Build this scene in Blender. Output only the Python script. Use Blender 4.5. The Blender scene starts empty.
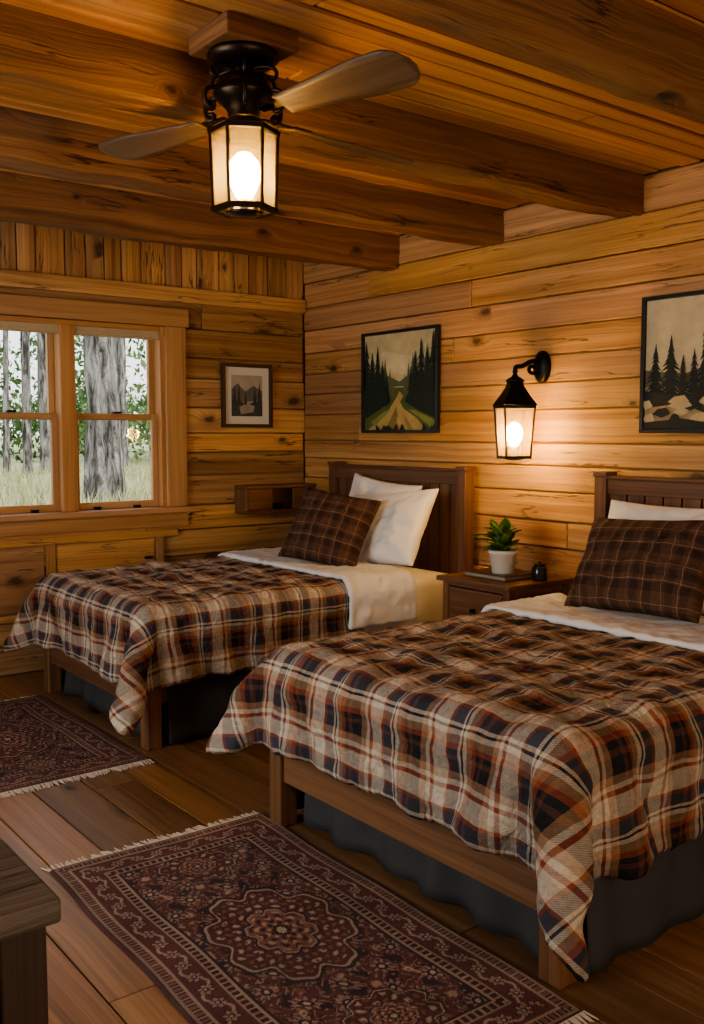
import bpy, bmesh, math, random
import numpy as np
from mathutils import Vector, Matrix, Euler, noise as mnoise
random.seed(7); np.random.seed(7)
S = bpy.context.scene
COL = S.collection
try:
    S.view_settings.view_transform='AgX'; S.view_settings.look='AgX - Medium High Contrast'
except Exception as ex: print('look', ex)
XR, YW, ZC = 3.75, 5.36, 2.5      # headboard wall, window wall, ceiling
XL, YN = -1.2, -1.3               # left wall, near wall

# ------------------------------------------------------------------ helpers
def link(o, parent=None):
    COL.objects.link(o)
    if parent is not None: o.parent = parent
    return o
def empty(name, loc=(0,0,0)):
    e = bpy.data.objects.new(name, None); e.location = loc; e.empty_display_size = .1
    return link(e)
def setparent(o, p):
    o.parent = p
    o.matrix_parent_inverse = Matrix.Translation(p.location).inverted() if p else Matrix()
class MB:
    def __init__(s): s.v=[]; s.f=[]; s.uv=[]; s.r=[]
    def box(s, c, d, axis=None, M=None, rnd=None):
        if axis is None: axis = int(np.argmax(d))
        r = random.random() if rnd is None else rnd
        ou, ov = random.random()*20, random.random()*20
        b = len(s.v)
        loc=[]
        for z in (-.5,.5):
            for y in (-.5,.5):
                for x in (-.5,.5): loc.append(Vector((x*d[0],y*d[1],z*d[2])))
        for p in loc:
            q = (M @ p) if M is not None else p
            s.v.append((q[0]+c[0], q[1]+c[1], q[2]+c[2]))
        for fc,n in (((0,2,3,1),2),((4,5,7,6),2),((0,1,5,4),1),((2,6,7,3),1),((0,4,6,2),0),((1,3,7,5),0)):
            s.f.append([b+i for i in fc]); s.r.append(r)
            ax=[a for a in range(3) if a!=n]
            if axis in ax: ua=axis; va=[a for a in ax if a!=axis][0]
            else: ua,va=ax
            s.uv.append([(loc[i][ua]+ou, loc[i][va]+ov) for i in fc])
    def face(s, pts, rnd=0.5, uv=None):
        b=len(s.v); s.v += [tuple(p) for p in pts]
        s.f.append(list(range(b,b+len(pts)))); s.r.append(rnd)
        s.uv.append(uv or [(p[0],p[1]) for p in pts])
    def obj(s, name, mat=None, parent=None, bevel=0, seg=2, smooth=False):
        me = bpy.data.meshes.new(name); me.from_pydata(s.v,[],s.f)
        ul = me.uv_layers.new(name='UVMap')
        flat=[c for f in s.uv for p in f for c in p]
        ul.data.foreach_set('uv', flat)
        a = me.attributes.new('rnd','FLOAT','FACE'); a.data.foreach_set('value', s.r)
        if smooth: me.polygons.foreach_set('use_smooth',[True]*len(me.polygons))
        o = bpy.data.objects.new(name, me)
        if mat: me.materials.append(mat)
        link(o)
        if parent: setparent(o,parent)
        if bevel:
            m=o.modifiers.new('bev','BEVEL'); m.width=bevel; m.segments=seg; m.limit_method='ANGLE'
        return o
def grid_obj(name, P, UV=None, mat=None, parent=None, closed_v=False, smooth=True, rnd=.5, col=None):
    nx,ny = P.shape[:2]
    idx = np.arange(nx*ny).reshape(nx,ny)
    if closed_v: idx = np.concatenate([idx, idx[:,:1]],1)
    F = np.stack([idx[:-1,:-1],idx[1:,:-1],idx[1:,1:],idx[:-1,1:]],-1).reshape(-1,4)
    me=bpy.data.meshes.new(name); me.from_pydata(P.reshape(-1,3).tolist(),[],F.tolist())
    if UV is not None:
        ul=me.uv_layers.new(name='UVMap')
        if closed_v:
            U = np.stack([UV[:-1,:-1],UV[1:,:-1],UV[1:,1:],UV[:-1,1:]],2).reshape(-1,2)
        else:
            U = UV.reshape(-1,2)[F.reshape(-1)]
        ul.data.foreach_set('uv', U.astype(np.float32).ravel())
    a=me.attributes.new('rnd','FLOAT','FACE'); a.data.foreach_set('value',[rnd]*len(me.polygons))
    if col is not None:
        c=me.attributes.new('Col','FLOAT_COLOR','POINT')
        cc=np.ones((nx*ny,4),np.float32); cc[:,:3]=col.reshape(-1,3); c.data.foreach_set('color',cc.ravel())
    if smooth: me.polygons.foreach_set('use_smooth',[True]*len(me.polygons))
    o=bpy.data.objects.new(name,me)
    if mat: me.materials.append(mat)
    link(o)
    if parent: setparent(o,parent)
    return o
def lathe(name, prof, c, mat, parent=None, n=32, flute=0):
    th=np.linspace(0,2*np.pi,n,endpoint=False)
    P=np.zeros((len(prof),n,3))
    for i,(r,z) in enumerate(prof):
        P[i,:,0]=c[0]+r*np.cos(th); P[i,:,1]=c[1]+r*np.sin(th); P[i,:,2]=c[2]+z
    return grid_obj(name,P,None,mat,parent,closed_v=True)
def tube(name, pts, rad, mat, parent=None, cyclic=False):
    cu=bpy.data.curves.new(name,'CURVE'); cu.dimensions='3D'; cu.bevel_depth=rad; cu.bevel_resolution=3
    sp=cu.splines.new('NURBS'); sp.points.add(len(pts)-1)
    for p,q in zip(sp.points,pts): p.co=(q[0],q[1],q[2],1)
    sp.use_endpoint_u=True; sp.order_u=min(4,len(pts)); sp.use_cyclic_u=cyclic
    cu.materials.append(mat)
    o=bpy.data.objects.new(name,cu); link(o)
    if parent: setparent(o,parent)
    return o

# ------------------------------------------------------------------ materials
class NT:
    def __init__(s,name):
        m=bpy.data.materials.new(name); m.use_nodes=True; s.m=m; s.t=m.node_tree
        s.b=s.t.nodes['Principled BSDF']; s.out=s.t.nodes['Material Output']
    def n(s,ty,**kw):
        x=s.t.nodes.new(ty)
        for k,v in kw.items(): setattr(x,k,v)
        return x
    def l(s,a,b): s.t.links.new(a,b)
    def val(s,sock,v):
        if isinstance(v,bpy.types.NodeSocket): s.l(v,sock)
        else: sock.default_value=v
    def math(s,op,a,b=0.0,c=None):
        x=s.n('ShaderNodeMath',operation=op); s.val(x.inputs[0],a); s.val(x.inputs[1],b)
        if c is not None: s.val(x.inputs[2],c)
        return x.outputs[0]
    def mix(s,f,a,b,bt='MIX'):
        x=s.n('ShaderNodeMix',data_type='RGBA',blend_type=bt)
        s.val(x.inputs[0],f); s.val(x.inputs[6],a if isinstance(a,bpy.types.NodeSocket) else (*a,1)); s.val(x.inputs[7],b if isinstance(b,bpy.types.NodeSocket) else (*b,1))
        return x.outputs[2]
    def ramp(s,f,stops,interp='LINEAR'):
        x=s.n('ShaderNodeValToRGB'); e=x.color_ramp; e.interpolation=interp
        while len(e.elements)<len(stops): e.elements.new(.5)
        for i,(p,c) in enumerate(stops):
            e.elements[i].position=p
            e.elements[i].color=(c,c,c,1) if not hasattr(c,'__len__') else (*c,1)
        s.val(x.inputs[0],f); return x.outputs[0]
    def noise(s,vec,scale,detail=3,rough=.55,dist=0):
        x=s.n('ShaderNodeTexNoise'); s.l(vec,x.inputs['Vector']) if vec is not None else None
        x.inputs['Scale'].default_value=scale; x.inputs['Detail'].default_value=detail
        x.inputs['Roughness'].default_value=rough; x.inputs['Distortion'].default_value=dist
        return x.outputs[0]
    def comb(s,x,y,z=0.0):
        c=s.n('ShaderNodeCombineXYZ'); s.val(c.inputs[0],x); s.val(c.inputs[1],y); s.val(c.inputs[2],z); return c.outputs[0]
    def bump(s,h,st=.3,d=.01):
        b=s.n('ShaderNodeBump'); b.inputs['Strength'].default_value=st; b.inputs['Distance'].default_value=d
        s.l(h,b.inputs['Height']); s.l(b.outputs[0],s.b.inputs['Normal'])
def wood(name, dark, mid, light, rough=.5, knots=1.0, var=.35, gs=1.0, bump=.25, spec=.4, kfreq=.5, cracks=0):
    k=NT(name)
    uv=k.n('ShaderNodeUVMap'); sp=k.n('ShaderNodeSeparateXYZ'); k.l(uv.outputs[0],sp.inputs[0])
    u,v=sp.outputs[0],sp.outputs[1]
    at=k.n('ShaderNodeAttribute',attribute_name='rnd'); r=at.outputs['Fac']
    rz=k.math('MULTIPLY',r,37.0)
    wob=k.noise(k.comb(k.math('MULTIPLY',u,1.3),k.math('MULTIPLY',v,4.0),rz),1.0,2)
    kw=k.noise(k.comb(k.math('MULTIPLY',u,22.0),k.math('MULTIPLY',v,28.0),rz),1.0,2)
    vo=k.n('ShaderNodeTexVoronoi',voronoi_dimensions='2D'); vo.inputs['Scale'].default_value=1
    k.l(k.comb(k.math('ADD',k.math('MULTIPLY',u,3.0),k.math('MULTIPLY',kw,.10)),k.math('ADD',k.math('MULTIPLY',v,5.6),k.math('MULTIPLY',kw,.16))),vo.inputs['Vector'])
    dist=vo.outputs['Distance']
    sc=k.n('ShaderNodeSeparateColor'); k.l(vo.outputs['Color'],sc.inputs[0])
    sel=k.math('LESS_THAN',sc.outputs[0],kfreq if knots>0 else -1.0)
    size=k.math('ADD',.35,k.math('MULTIPLY',sc.outputs[1],.95))
    dist=k.math('DIVIDE',dist,size)
    dist=k.math('ADD',dist,k.math('MULTIPLY',k.math('SUBTRACT',1.0,sel),9.0))
    near=k.n('ShaderNodeMapRange',interpolation_type='SMOOTHSTEP'); k.l(dist,near.inputs[0])
    near.inputs[1].default_value=.0; near.inputs[2].default_value=.5; near.inputs[3].default_value=1; near.inputs[4].default_value=0
    vb=k.math('ADD',k.math('MULTIPLY',v,36.0*gs),k.math('MULTIPLY',near.outputs[0],1.6))
    vb=k.math('ADD',vb,k.math('MULTIPLY',wob,1.6))
    g=k.noise(k.comb(k.math('MULTIPLY',u,.50*gs),vb,rz),1.0,6,.66)
    fine=k.noise(k.comb(k.math('MULTIPLY',u,2.0),k.math('MULTIPLY',vb,6.0),rz),1.0,3,.6)
    blot=k.noise(k.comb(k.math('MULTIPLY',u,.7),k.math('MULTIPLY',v,8.0),rz),1.0,3)
    c=k.ramp(g,[(.28,dark),(.45,mid),(.63,light)])
    c=k.mix(.36,c,k.ramp(blot,[(.32,dark),(.62,light)]))
    c=k.mix(k.ramp(fine,[(.48,0.0),(.70,.42)]),c,dark)
    kring=k.ramp(dist,[(.0,.9),(.07,1.0),(.12,.65),(.18,.30),(.34,0.0)])
    kd=tuple(x*.22 for x in dark)
    c=k.mix(k.math('MULTIPLY',kring,.9),c,kd)
    h=k.math('ADD',g,k.math('MULTIPLY',fine,.5))
    if cracks:
        cn=k.noise(k.comb(k.math('MULTIPLY',u,.9),k.math('MULTIPLY',v,11.0),k.math('ADD',rz,5.0)),1.0,4,.6)
        cm=k.noise(k.comb(k.math('MULTIPLY',u,1.6),k.math('MULTIPLY',v,5.0),k.math('ADD',rz,9.0)),1.0,1)
        cr=k.math('MULTIPLY',k.ramp(k.math('ABSOLUTE',k.math('SUBTRACT',cn,.5)),[(.0,1.0),(.005,.9),(.013,0.0)]),k.ramp(cm,[(.50,0.0),(.57,1.0)]))
        cr=k.math('MULTIPLY',cr,cracks)
        c=k.mix(cr,c,kd); h=k.math('SUBTRACT',h,cr)
    hs=k.n('ShaderNodeHueSaturation'); k.l(c,hs.inputs['Color'])
    k.l(k.math('ADD',1.0-var*.6,k.math('MULTIPLY',r,var)),hs.inputs['Value'])
    r2=k.math('FRACT',k.math('MULTIPLY',r,7.31)); r3=k.math('FRACT',k.math('MULTIPLY',r,13.7))
    k.l(k.math('ADD',.4975,k.math('MULTIPLY',r2,.008)),hs.inputs['Hue'])
    k.l(k.math('ADD',.93,k.math('MULTIPLY',r3,.08)),hs.inputs['Saturation'])
    k.l(hs.outputs[0],k.b.inputs['Base Color'])
    k.l(k.math('ADD',rough-.06,k.math('MULTIPLY',g,.2)),k.b.inputs['Roughness'])
    k.b.inputs['Specular IOR Level'].default_value=spec
    k.bump(h,bump,.010)
    return k.m
def plain(name,c,rough=.6,metal=0,nscale=0,namt=.25,bump=0,spec=.5,sheen=0):
    k=NT(name)
    if nscale:
        tc=k.n('ShaderNodeTexCoord'); n=k.noise(tc.outputs['Object'],nscale,4)
        k.l(k.mix(n,tuple(x*(1-namt) for x in c),tuple(min(1,x*(1+namt)) for x in c)),k.b.inputs['Base Color'])
        if bump: k.bump(n,bump,.01)
    else: k.b.inputs['Base Color'].default_value=(*c,1)
    k.b.inputs['Roughness'].default_value=rough; k.b.inputs['Metallic'].default_value=metal
    k.b.inputs['Specular IOR Level'].default_value=spec
    if sheen: k.b.inputs['Sheen Weight'].default_value=sheen
    return k.m
def plaid(name, P, stops, stops2=None, nb=.5):
    k=NT(name)
    uv=k.n('ShaderNodeUVMap'); sp=k.n('ShaderNodeSeparateXYZ'); k.l(uv.outputs[0],sp.inputs[0])
    w=k.noise(uv.outputs[0],9,2)
    u=k.math('ADD',sp.outputs[0],k.math('MULTIPLY',w,.012)); v=k.math('ADD',sp.outputs[1],k.math('MULTIPLY',w,.012))
    a=k.ramp(k.math('FRACT',k.math('DIVIDE',u,P)),stops,'CONSTANT')
    b=k.ramp(k.math('FRACT',k.math('DIVIDE',v,P)),stops2 or stops,'CONSTANT')
    tw=k.math('FRACT',k.math('MULTIPLY',k.math('ADD',sp.outputs[0],sp.outputs[1]),160.0))
    tw=k.math('ADD',.40,k.math('MULTIPLY',k.math('GREATER_THAN',tw,.5),.20))
    c=k.mix(tw,a,b)
    n=k.noise(uv.outputs[0],70,4,.7)
    c=k.mix(k.ramp(n,[(.4,0.0),(.75,.40)]),c,(.05,.03,.02))
    k.l(c,k.b.inputs['Base Color'])
    k.b.inputs['Roughness'].default_value=.9
    k.b.inputs['Specular IOR Level'].default_value=.15
    big=k.noise(uv.outputs[0],11,5,.62,.4); fine=k.noise(uv.outputs[0],350,1)
    k.bump(k.math('ADD',big,k.math('MULTIPLY',fine,.07)),.8,.045)
    return k.m

M_wall = wood('pine_wall_boards',(.22,.082,.022),(.47,.215,.066),(.64,.335,.120),rough=.5,knots=1,var=.45,kfreq=.15,cracks=.7,bump=.4)
M_wallb= wood('pine_log_boards',(.17,.060,.016),(.45,.200,.060),(.70,.385,.145),rough=.5,knots=1,var=.70,kfreq=.22,cracks=.8,bump=.5)
M_ceil = wood('ceiling_boards',(.26,.090,.022),(.52,.215,.058),(.70,.345,.11),rough=.42,knots=1,var=.5,kfreq=.14,bump=.3)
M_beam = wood('beam_timber',(.075,.027,.009),(.21,.078,.023),(.36,.150,.046),rough=.55,knots=1,var=.15,gs=.8,bump=.7,kfreq=.18,cracks=.8)
M_trim = wood('window_trim',(.30,.120,.036),(.50,.24,.080),(.62,.33,.13),rough=.45,knots=0,var=.2,bump=.1)
M_floor= wood('floor_boards',(.085,.035,.013),(.23,.102,.036),(.36,.175,.068),rough=.27,knots=1,var=.70,bump=.14,spec=.5,kfreq=.08)
M_bed  = wood('bed_wood',(.055,.024,.010),(.145,.062,.025),(.23,.10,.042),rough=.42,knots=0,var=.25,bump=.12)
M_bedf = wood('bed_foot_wood',(.075,.030,.011),(.18,.072,.027),(.28,.12,.046),rough=.42,knots=0,var=.2,bump=.12)
M_night= wood('nightstand_wood',(.06,.024,.010),(.16,.063,.024),(.25,.105,.04),rough=.38,knots=0,var=.25,bump=.1)
M_old  = wood('weathered_wood',(.03,.02,.013),(.10,.068,.045),(.22,.16,.11),rough=.5,knots=1,var=.2,bump=.5,kfreq=.1,cracks=.8)
M_oldd = wood('dark_old_wood',(.015,.008,.005),(.045,.022,.012),(.075,.038,.02),rough=.6,knots=0,var=.2,bump=.3)
M_iron = plain('black_iron',(.018,.015,.013),.45,.8,30,.4)
M_bronze=plain('bronze_metal',(.045,.028,.016),.4,.9,25,.4)
M_white= plain('white_linen',(.80,.73,.64),.9,0,6,.05,.6,.1)
M_sheet= plain('white_duvet_lining',(.74,.68,.62),.9,0,5,.06,.7,.1)
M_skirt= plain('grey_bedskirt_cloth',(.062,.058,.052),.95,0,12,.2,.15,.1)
M_black= plain('black_frame_paint',(.012,.011,.011),.4)
M_mat  = plain('mat_board',(.62,.57,.48),.8)
M_pot  = plain('ceramic_pot',(.62,.54,.42),.45,0,20,.08)
M_soil = plain('soil',(.03,.02,.012),.95,0,60,.5,.5)
M_shade= plain('shade_linen',(.50,.38,.22),.9,0,40,.1)
CR=(.62,.50,.36); CH=(.017,.016,.019); RU=(.30,.064,.025); TN=(.33,.175,.09); BR=(.12,.048,.027); GY=(.062,.060,.072)
M_plaid= plaid('plaid_flannel',.265,[(0,CR),(.14,RU),(.185,CR),(.235,TN),(.32,CH),(.46,BR),(.51,CH),(.565,RU),(.615,TN),(.69,CR),(.735,CH),(.76,CR),(.79,GY),(.915,RU),(.95,CR)])
PB=(.125,.060,.032); PD=(.05,.026,.017); PL=(.40,.26,.17)
M_pplaid= plaid('brown_plaid_cloth',.15,[(0,PB),(.2,PD),(.42,PB),(.46,PL),(.48,PB),(.6,PD),(.8,PB),(.9,PL),(.915,PB)])
def glassmat():
    k=NT('lantern_glass'); k.t.nodes.remove(k.b)
    tr=k.n('ShaderNodeBsdfTransparent'); tl=k.n('ShaderNodeBsdfTranslucent'); gl=k.n('ShaderNodeBsdfGlossy')
    tl.inputs[0].default_value=(1,.76,.34,1); tr.inputs[0].default_value=(1,.93,.74,1); gl.inputs['Roughness'].default_value=.1
    m1=k.n('ShaderNodeMixShader'); m1.inputs[0].default_value=.13; k.l(tr.outputs[0],m1.inputs[1]); k.l(tl.outputs[0],m1.inputs[2])
    m2=k.n('ShaderNodeMixShader'); m2.inputs[0].default_value=.05; k.l(m1.outputs[0],m2.inputs[1]); k.l(gl.outputs[0],m2.inputs[2])
    k.l(m2.outputs[0],k.out.inputs[0]); return k.m
M_glass=glassmat()
def panemat():
    k=NT('window_glass'); k.t.nodes.remove(k.b)
    tr=k.n('ShaderNodeBsdfTransparent'); gl=k.n('ShaderNodeBsdfGlossy'); gl.inputs['Roughness'].default_value=.02
    m=k.n('ShaderNodeMixShader'); m.inputs[0].default_value=.015; k.l(tr.outputs[0],m.inputs[1]); k.l(gl.outputs[0],m.inputs[2])
    k.l(m.outputs[0],k.out.inputs[0]); return k.m
M_pane=panemat()
def bulbmat(s):
    k=NT('warm_bulb'); k.b.inputs['Emission Color'].default_value=(1,.64,.25,1); k.b.inputs['Emission Strength'].default_value=s
    k.b.inputs['Base Color'].default_value=(1,.8,.5,1); return k.m
M_bulb=bulbmat(60)

# ------------------------------------------------------------------ room
def boards(mb, fixed, faxis, ra, rb, rows, laxis, raxis, thick, lens=(1.6,3.2), gap=.003, jit=.003, sign=-1, holes=()):
    for (r0,r1) in rows:
        spans=[(ra,rb)]
        for (h0,h1,q0,q1) in holes:
            if r1>q0+.001 and r0<q1-.001:
                ns=[]
                for a,b in spans:
                    if h0>a: ns.append((a,min(b,h0)))
                    if h1<b: ns.append((max(a,h1),b))
                spans=[(a,b) for a,b in ns if b-a>.01]
        for a,b in spans:
            p=a
            while p<b-.001:
                L=random.uniform(*lens); e=min(b,p+L)
                if b-e<.5: e=b
                th=thick+random.uniform(-jit,jit)
                c=[0,0,0]; d=[0,0,0]
                c[faxis]=fixed+sign*th/2; d[faxis]=th
                c[laxis]=(p+e)/2; d[laxis]=e-p-gap*.6
                c[raxis]=(r0+r1)/2; d[raxis]=r1-r0-gap
                mb.box(c,d,axis=laxis); p=e
def mkrows(a,b,lo,hi,fix=()):
    pts=sorted([a,b]+list(fix)); out=[]
    for s,e in zip(pts[:-1],pts[1:]):
        n=max(1,round((e-s)/((lo+hi)/2)))
        w=[random.uniform(lo,hi) for _ in range(n)]; t=sum(w); p=s
        for x in w: q=p+x/t*(e-s); out.append((p,q)); p=q
    return out
# floor
mb=MB(); mb.box((1.3,2.0,-.06),(5.3,7.1,.08),rnd=.2)
boards(mb,-.02,2,YN,YW,mkrows(XL,XR,.14,.19),1,0,.02,(1.1,2.6),sign=1,gap=.005,jit=.0004)
mb.obj('floor',M_floor,bevel=.002,seg=1)
# ceiling
mb=MB(); mb.box((1.3,2.0,ZC+.08),(5.3,7.1,.08),rnd=.2)
boards(mb,ZC+.04,2,XL,XR,mkrows(YN,YW,.085,.12),0,1,.04,(1.6,3.5),sign=-1,gap=.009,jit=.004)
mb.obj('ceiling',M_ceil,bevel=.006,seg=1)
# right wall (headboards)
mb=MB(); mb.box((XR+.11,2.03,1.25),(.14,6.9,2.66),axis=1,rnd=.1)
boards(mb,XR+.04,0,YN,YW,mkrows(0,ZC,.11,.18),1,2,.04,(1.8,3.8),sign=-1,jit=.006,gap=.005)
mb.obj('wall_right',M_wall,bevel=.005,seg=1)
# window wall
WX0,WX1,WZ0,WZ1=1.50,2.72,.90,1.99
mb=MB()
for a,b,z0,z1 in ((XL-.2,WX0,-.08,2.58),(WX1,XR+.18,-.08,2.58),(WX0,WX1,-.08,WZ0),(WX0,WX1,WZ1,2.58)):
    mb.box(((a+b)/2,YW+.11,(z0+z1)/2),(b-a,.14,z1-z0),axis=0,rnd=.1)
boards(mb,YW+.04,1,XL,XR,mkrows(0,2.17,.11,.19,fix=(WZ0,WZ1)),0,2,.04,(.9,2.4),sign=-1,jit=.012,gap=.006,holes=((WX0,WX1,WZ0,WZ1),))
for (a,b) in mkrows(XL,XR,.10,.17):
    th=.035+random.uniform(-.008,.008)
    mb.box(((a+b)/2,YW+.04-th/2,2.345),(b-a-.006,th,.35),axis=2)
mb.obj('wall_back',M_wallb,bevel=.006,seg=2)
L0,L1,LZ0,LZ1=1.9,3.7,.85,2.05
mb=MB()
for a,b,z0,z1 in ((YN-.2,L0,-.08,2.58),(L1,YW+.18,-.08,2.58),(L0,L1,-.08,LZ0),(L0,L1,LZ1,2.58)):
    mb.box((XL-.11,(a+b)/2,(z0+z1)/2),(.14,b-a,z1-z0),axis=1,rnd=.1)
boards(mb,XL-.04,0,YN,YW,mkrows(0,ZC,.13,.20,fix=(LZ0,LZ1)),1,2,.04,(1.8,3.8),sign=1,holes=((L0,L1,LZ0,LZ1),))
mb.obj('wall_left',M_wall,bevel=.004,seg=1)
N0,N1=.2,2.2
mb=MB()
for a,b,z0,z1 in ((XL-.2,N0,-.08,2.58),(N1,XR+.18,-.08,2.58),(N0,N1,-.08,.85),(N0,N1,2.05,2.58)):
    mb.box(((a+b)/2,YN-.11,(z0+z1)/2),(b-a,.14,z1-z0),axis=0,rnd=.1)
boards(mb,YN-.04,1,XL,XR,mkrows(0,ZC,.13,.20,fix=(.85,2.05)),0,2,.04,(1.8,3.8),sign=1,holes=((N0,N1,.85,2.05),))
mb.obj('wall_front',M_wall,bevel=.004,seg=1)

# beams : squared, hand-hewn timbers
def beam(name, y0, y1, z0, z1, x0=XL, x1=XR, seed=0):
    rs=random.Random(seed); n=220
    hy,hz=(y1-y0)/2,(z1-z0)/2; cy,cz=(y0+y1)/2,(z0+z1)/2
    prof=[]; ch=.014
    def side(a,b,k):
        for i in range(k): t=i/k; prof.append((a[0]+(b[0]-a[0])*t,a[1]+(b[1]-a[1])*t))
    side((-hy+ch,-hz),(hy-ch,-hz),8); side((hy-ch,-hz),(hy,-hz+ch),2); side((hy,-hz+ch),(hy,hz),8)
    side((hy,hz),(-hy,hz),4); side((-hy,hz),(-hy,-hz+ch),8); side((-hy,-hz+ch),(-hy+ch,-hz),2)
    m=len(prof); per=[0]
    for i in range(m):
        a=prof[i]; b=prof[(i+1)%m]; per.append(per[-1]+math.hypot(a[0]-b[0],a[1]-b[1]))
    P=np.zeros((n,m,3)); UV=np.zeros((n,m+1,2))
    for i in range(n):
        x=x0+(x1-x0)*i/(n-1)
        wy=.014*mnoise.noise(Vector((x*.9,seed*5,0))); wz=.011*mnoise.noise(Vector((x*1.1,seed*5,9)))
        for j in range(m+1):
            y,z=prof[j%m]; 
            ny=.010*mnoise.noise(Vector((x*3.0,y*9+seed*4,z*9)))+.006*mnoise.noise(Vector((x*9,y*22+seed,z*22)))
            nz=.010*mnoise.noise(Vector((x*3.1,y*9-seed*4,z*9+20)))+.006*mnoise.noise(Vector((x*9,y*22,z*22+seed)))
            if j<m: P[i,j]=(x,cy+y+ny+wy,cz+z+(nz+wz if z<hz*.8 else 0))
            UV[i,j]=(x+seed*2.3,per[j]+seed)
    o=grid_obj(name,P,UV,M_beam,closed_v=True,rnd=rs.random(),smooth=True)
    try:
        o.data.set_sharp_from_angle(angle=math.radians(32))
    except Exception: pass
    return o
beam('ceiling_beam',2.70,2.85,2.330,2.52,seed=1)
beam('ceiling_beam',3.55,3.70,2.325,2.52,seed=2)
beam('ceiling_beam',4.38,4.53,2.305,2.52,seed=3)
beam('ceiling_beam',1.68,1.82,2.330,2.52,seed=4)
beam('ceiling_beam',.80,.95,2.325,2.52,seed=5)
mb=MB(); mb.box(((XL+XR)/2,YW-.012,2.185),(XR-XL-.004,.05,.09),axis=0); mb.obj('trim_1',M_wallb,bevel=.008)

# ------------------------------------------------------------------ window
def window(name, a0,a1,z0,z1, fixed, inward, along='x'):
    root=empty(name)
    def B(mb,a,b,zl,zh,p0,p1):
        c=(a+b)/2; pc=fixed+inward*(p0+p1)/2; pd=abs(p1-p0)
        if along=='x': mb.box((c,pc,(zl+zh)/2),(b-a,pd,zh-zl))
        else: mb.box((pc,c,(zl+zh)/2),(pd,b-a,zh-zl))
    mb=MB(); cm=(a0+a1)/2
    B(mb,a0-.12,a0+.005,z0-.02,z1+.0,0,.03); B(mb,a1-.005,a1+.13,z0-.0,z1+.0,0,.03)
    B(mb,a0-.14,a1+.15,z1+.001,z1+.11,0,.035)
    B(mb,a0-.15,a1+.16,z0-.035,z0-.001,-.12,.07); B(mb,a0-.12,a1+.13,z0-.12,z0-.036,0,.03)
    B(mb,a0,a0+.03,z0,z1,-.15,.0); B(mb,a1-.03,a1,z0,z1,-.15,.0); B(mb,a0+.03,a1-.03,z1-.03,z1,-.15,0)
    B(mb,cm-.045,cm+.045,z0,z1-.03,-.13,.012)
    mb.obj('casing',M_trim,root,bevel=.004)
    sm=MB(); gm=MB()
    zm=z0+(z1-z0)*.5
    for a,b in ((a0+.03,cm-.045),(cm+.045,a1-.03)):
        for zl,zh,off in ((z0+.002,zm+.02,-.05),(zm-.02,z1-.03,-.085)):
            B(sm,a,a+.035,zl,zh,off-.03,off); B(sm,b-.035,b,zl,zh,off-.03,off)
            B(sm,a+.035,b-.035,zl,zl+.04,off-.03,off); B(sm,a+.035,b-.035,zh-.035,zh,off-.03,off)
            B(gm,a+.034,b-.034,zl+.039,zh-.034,off-.018,off-.014)
    sm.obj('sash',M_trim,root,bevel=.003); gm.obj('glass',M_pane,root)
    lk=MB()
    for a,b in ((a0+.03,cm-.045),(cm+.045,a1-.03)):
        for t in (.25,.72):
            p=a+(b-a)*t; B(lk,p-.02,p+.02,z0+.0,z0+.018,-.048,-.02)
        B(lk,(a+b)/2-.025,(a+b)/2+.025,zm+.02,zm+.032,-.055,-.02)
    lk.obj('latches',M_iron,root,bevel=.003)
    sh=MB(); B(sh,a0+.032,a1-.032,z1-.072,z1-.03,-.04,-.005)
    for i in range(2): B(sh,a0+.034,a1-.034,z1-.080+i*.018,z1-.068+i*.018,-.045,-.002)
    sh.obj('shade',M_shade,root,bevel=.004)
    return root
window('window_1',WX0,WX1,WZ0,WZ1,YW,-1,'x')
window('window_2',L0,L1,LZ0,LZ1,XL,1,'y')
window('added_window_rear',N0,N1,.85,2.05,YN,1,'x')  # unseen window behind the camera, added to let fill light in
# storage panel doors below the window
root=empty('under_window_cabinet',(2.0,YW-.02,.5))
mb=MB()
z0,z1=.34,.72
mb.box((2.03,YW-.015,z1+.02),(1.50,.03,.04)); mb.box((2.03,YW-.015,z0-.02),(1.50,.03,.04))
for x in (1.30,1.98,2.66): mb.box((x,YW-.0152,(z0+z1)/2),(.05,.03,z1-z0-.002),axis=2)
mb.obj('frame',M_wall,root,bevel=.003)
mb=MB()
for a,b in ((1.327,1.953),(2.007,2.633)):
    mb.box(((a+b)/2,YW-.006,(z0+z1)/2),(b-a-.012,.02,z1-z0-.012),axis=0)
mb.obj('door_panels',M_wall,root,bevel=.006)
kb=MB()
for x in (1.60,2.58): kb.box((x,YW-.028,.60),(.05,.02,.015))
kb.obj('pulls',M_iron,root,bevel=.003)

# ------------------------------------------------------------------ outdoors
def grassmat():
    k=NT('meadow_grass'); tc=k.n('ShaderNodeTexCoord'); n=k.noise(tc.outputs['Object'],1.2,6,.7); n2=k.noise(tc.outputs['Object'],12,4,.7)
    c=k.ramp(k.math('ADD',k.math('MULTIPLY',n,.5),k.math('MULTIPLY',n2,.5)),[(.35,(.22,.23,.10)),(.5,(.44,.42,.22)),(.65,(.66,.60,.38))])
    k.l(c,k.b.inputs['Base Color']); k.b.inputs['Roughness'].default_value=.95; return k.m
M_grass=grassmat()
def gz(x,y):
    t=min(1,max(0,(y-5.7)/2.6)); t=t*t*(3-2*t)
    return .15+.50*t+.06*mnoise.noise(Vector((x*.3,y*.3,0)))+max(0,(y-10))*.015
n=70; gx=np.linspace(-25,35,n); gy=np.linspace(YW+.25,45,n)
P=np.zeros((n,n,3)); 
for i in range(n):
    for j in range(n): P[i,j]=(gx[i],gy[j],gz(gx[i],gy[j]))
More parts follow.
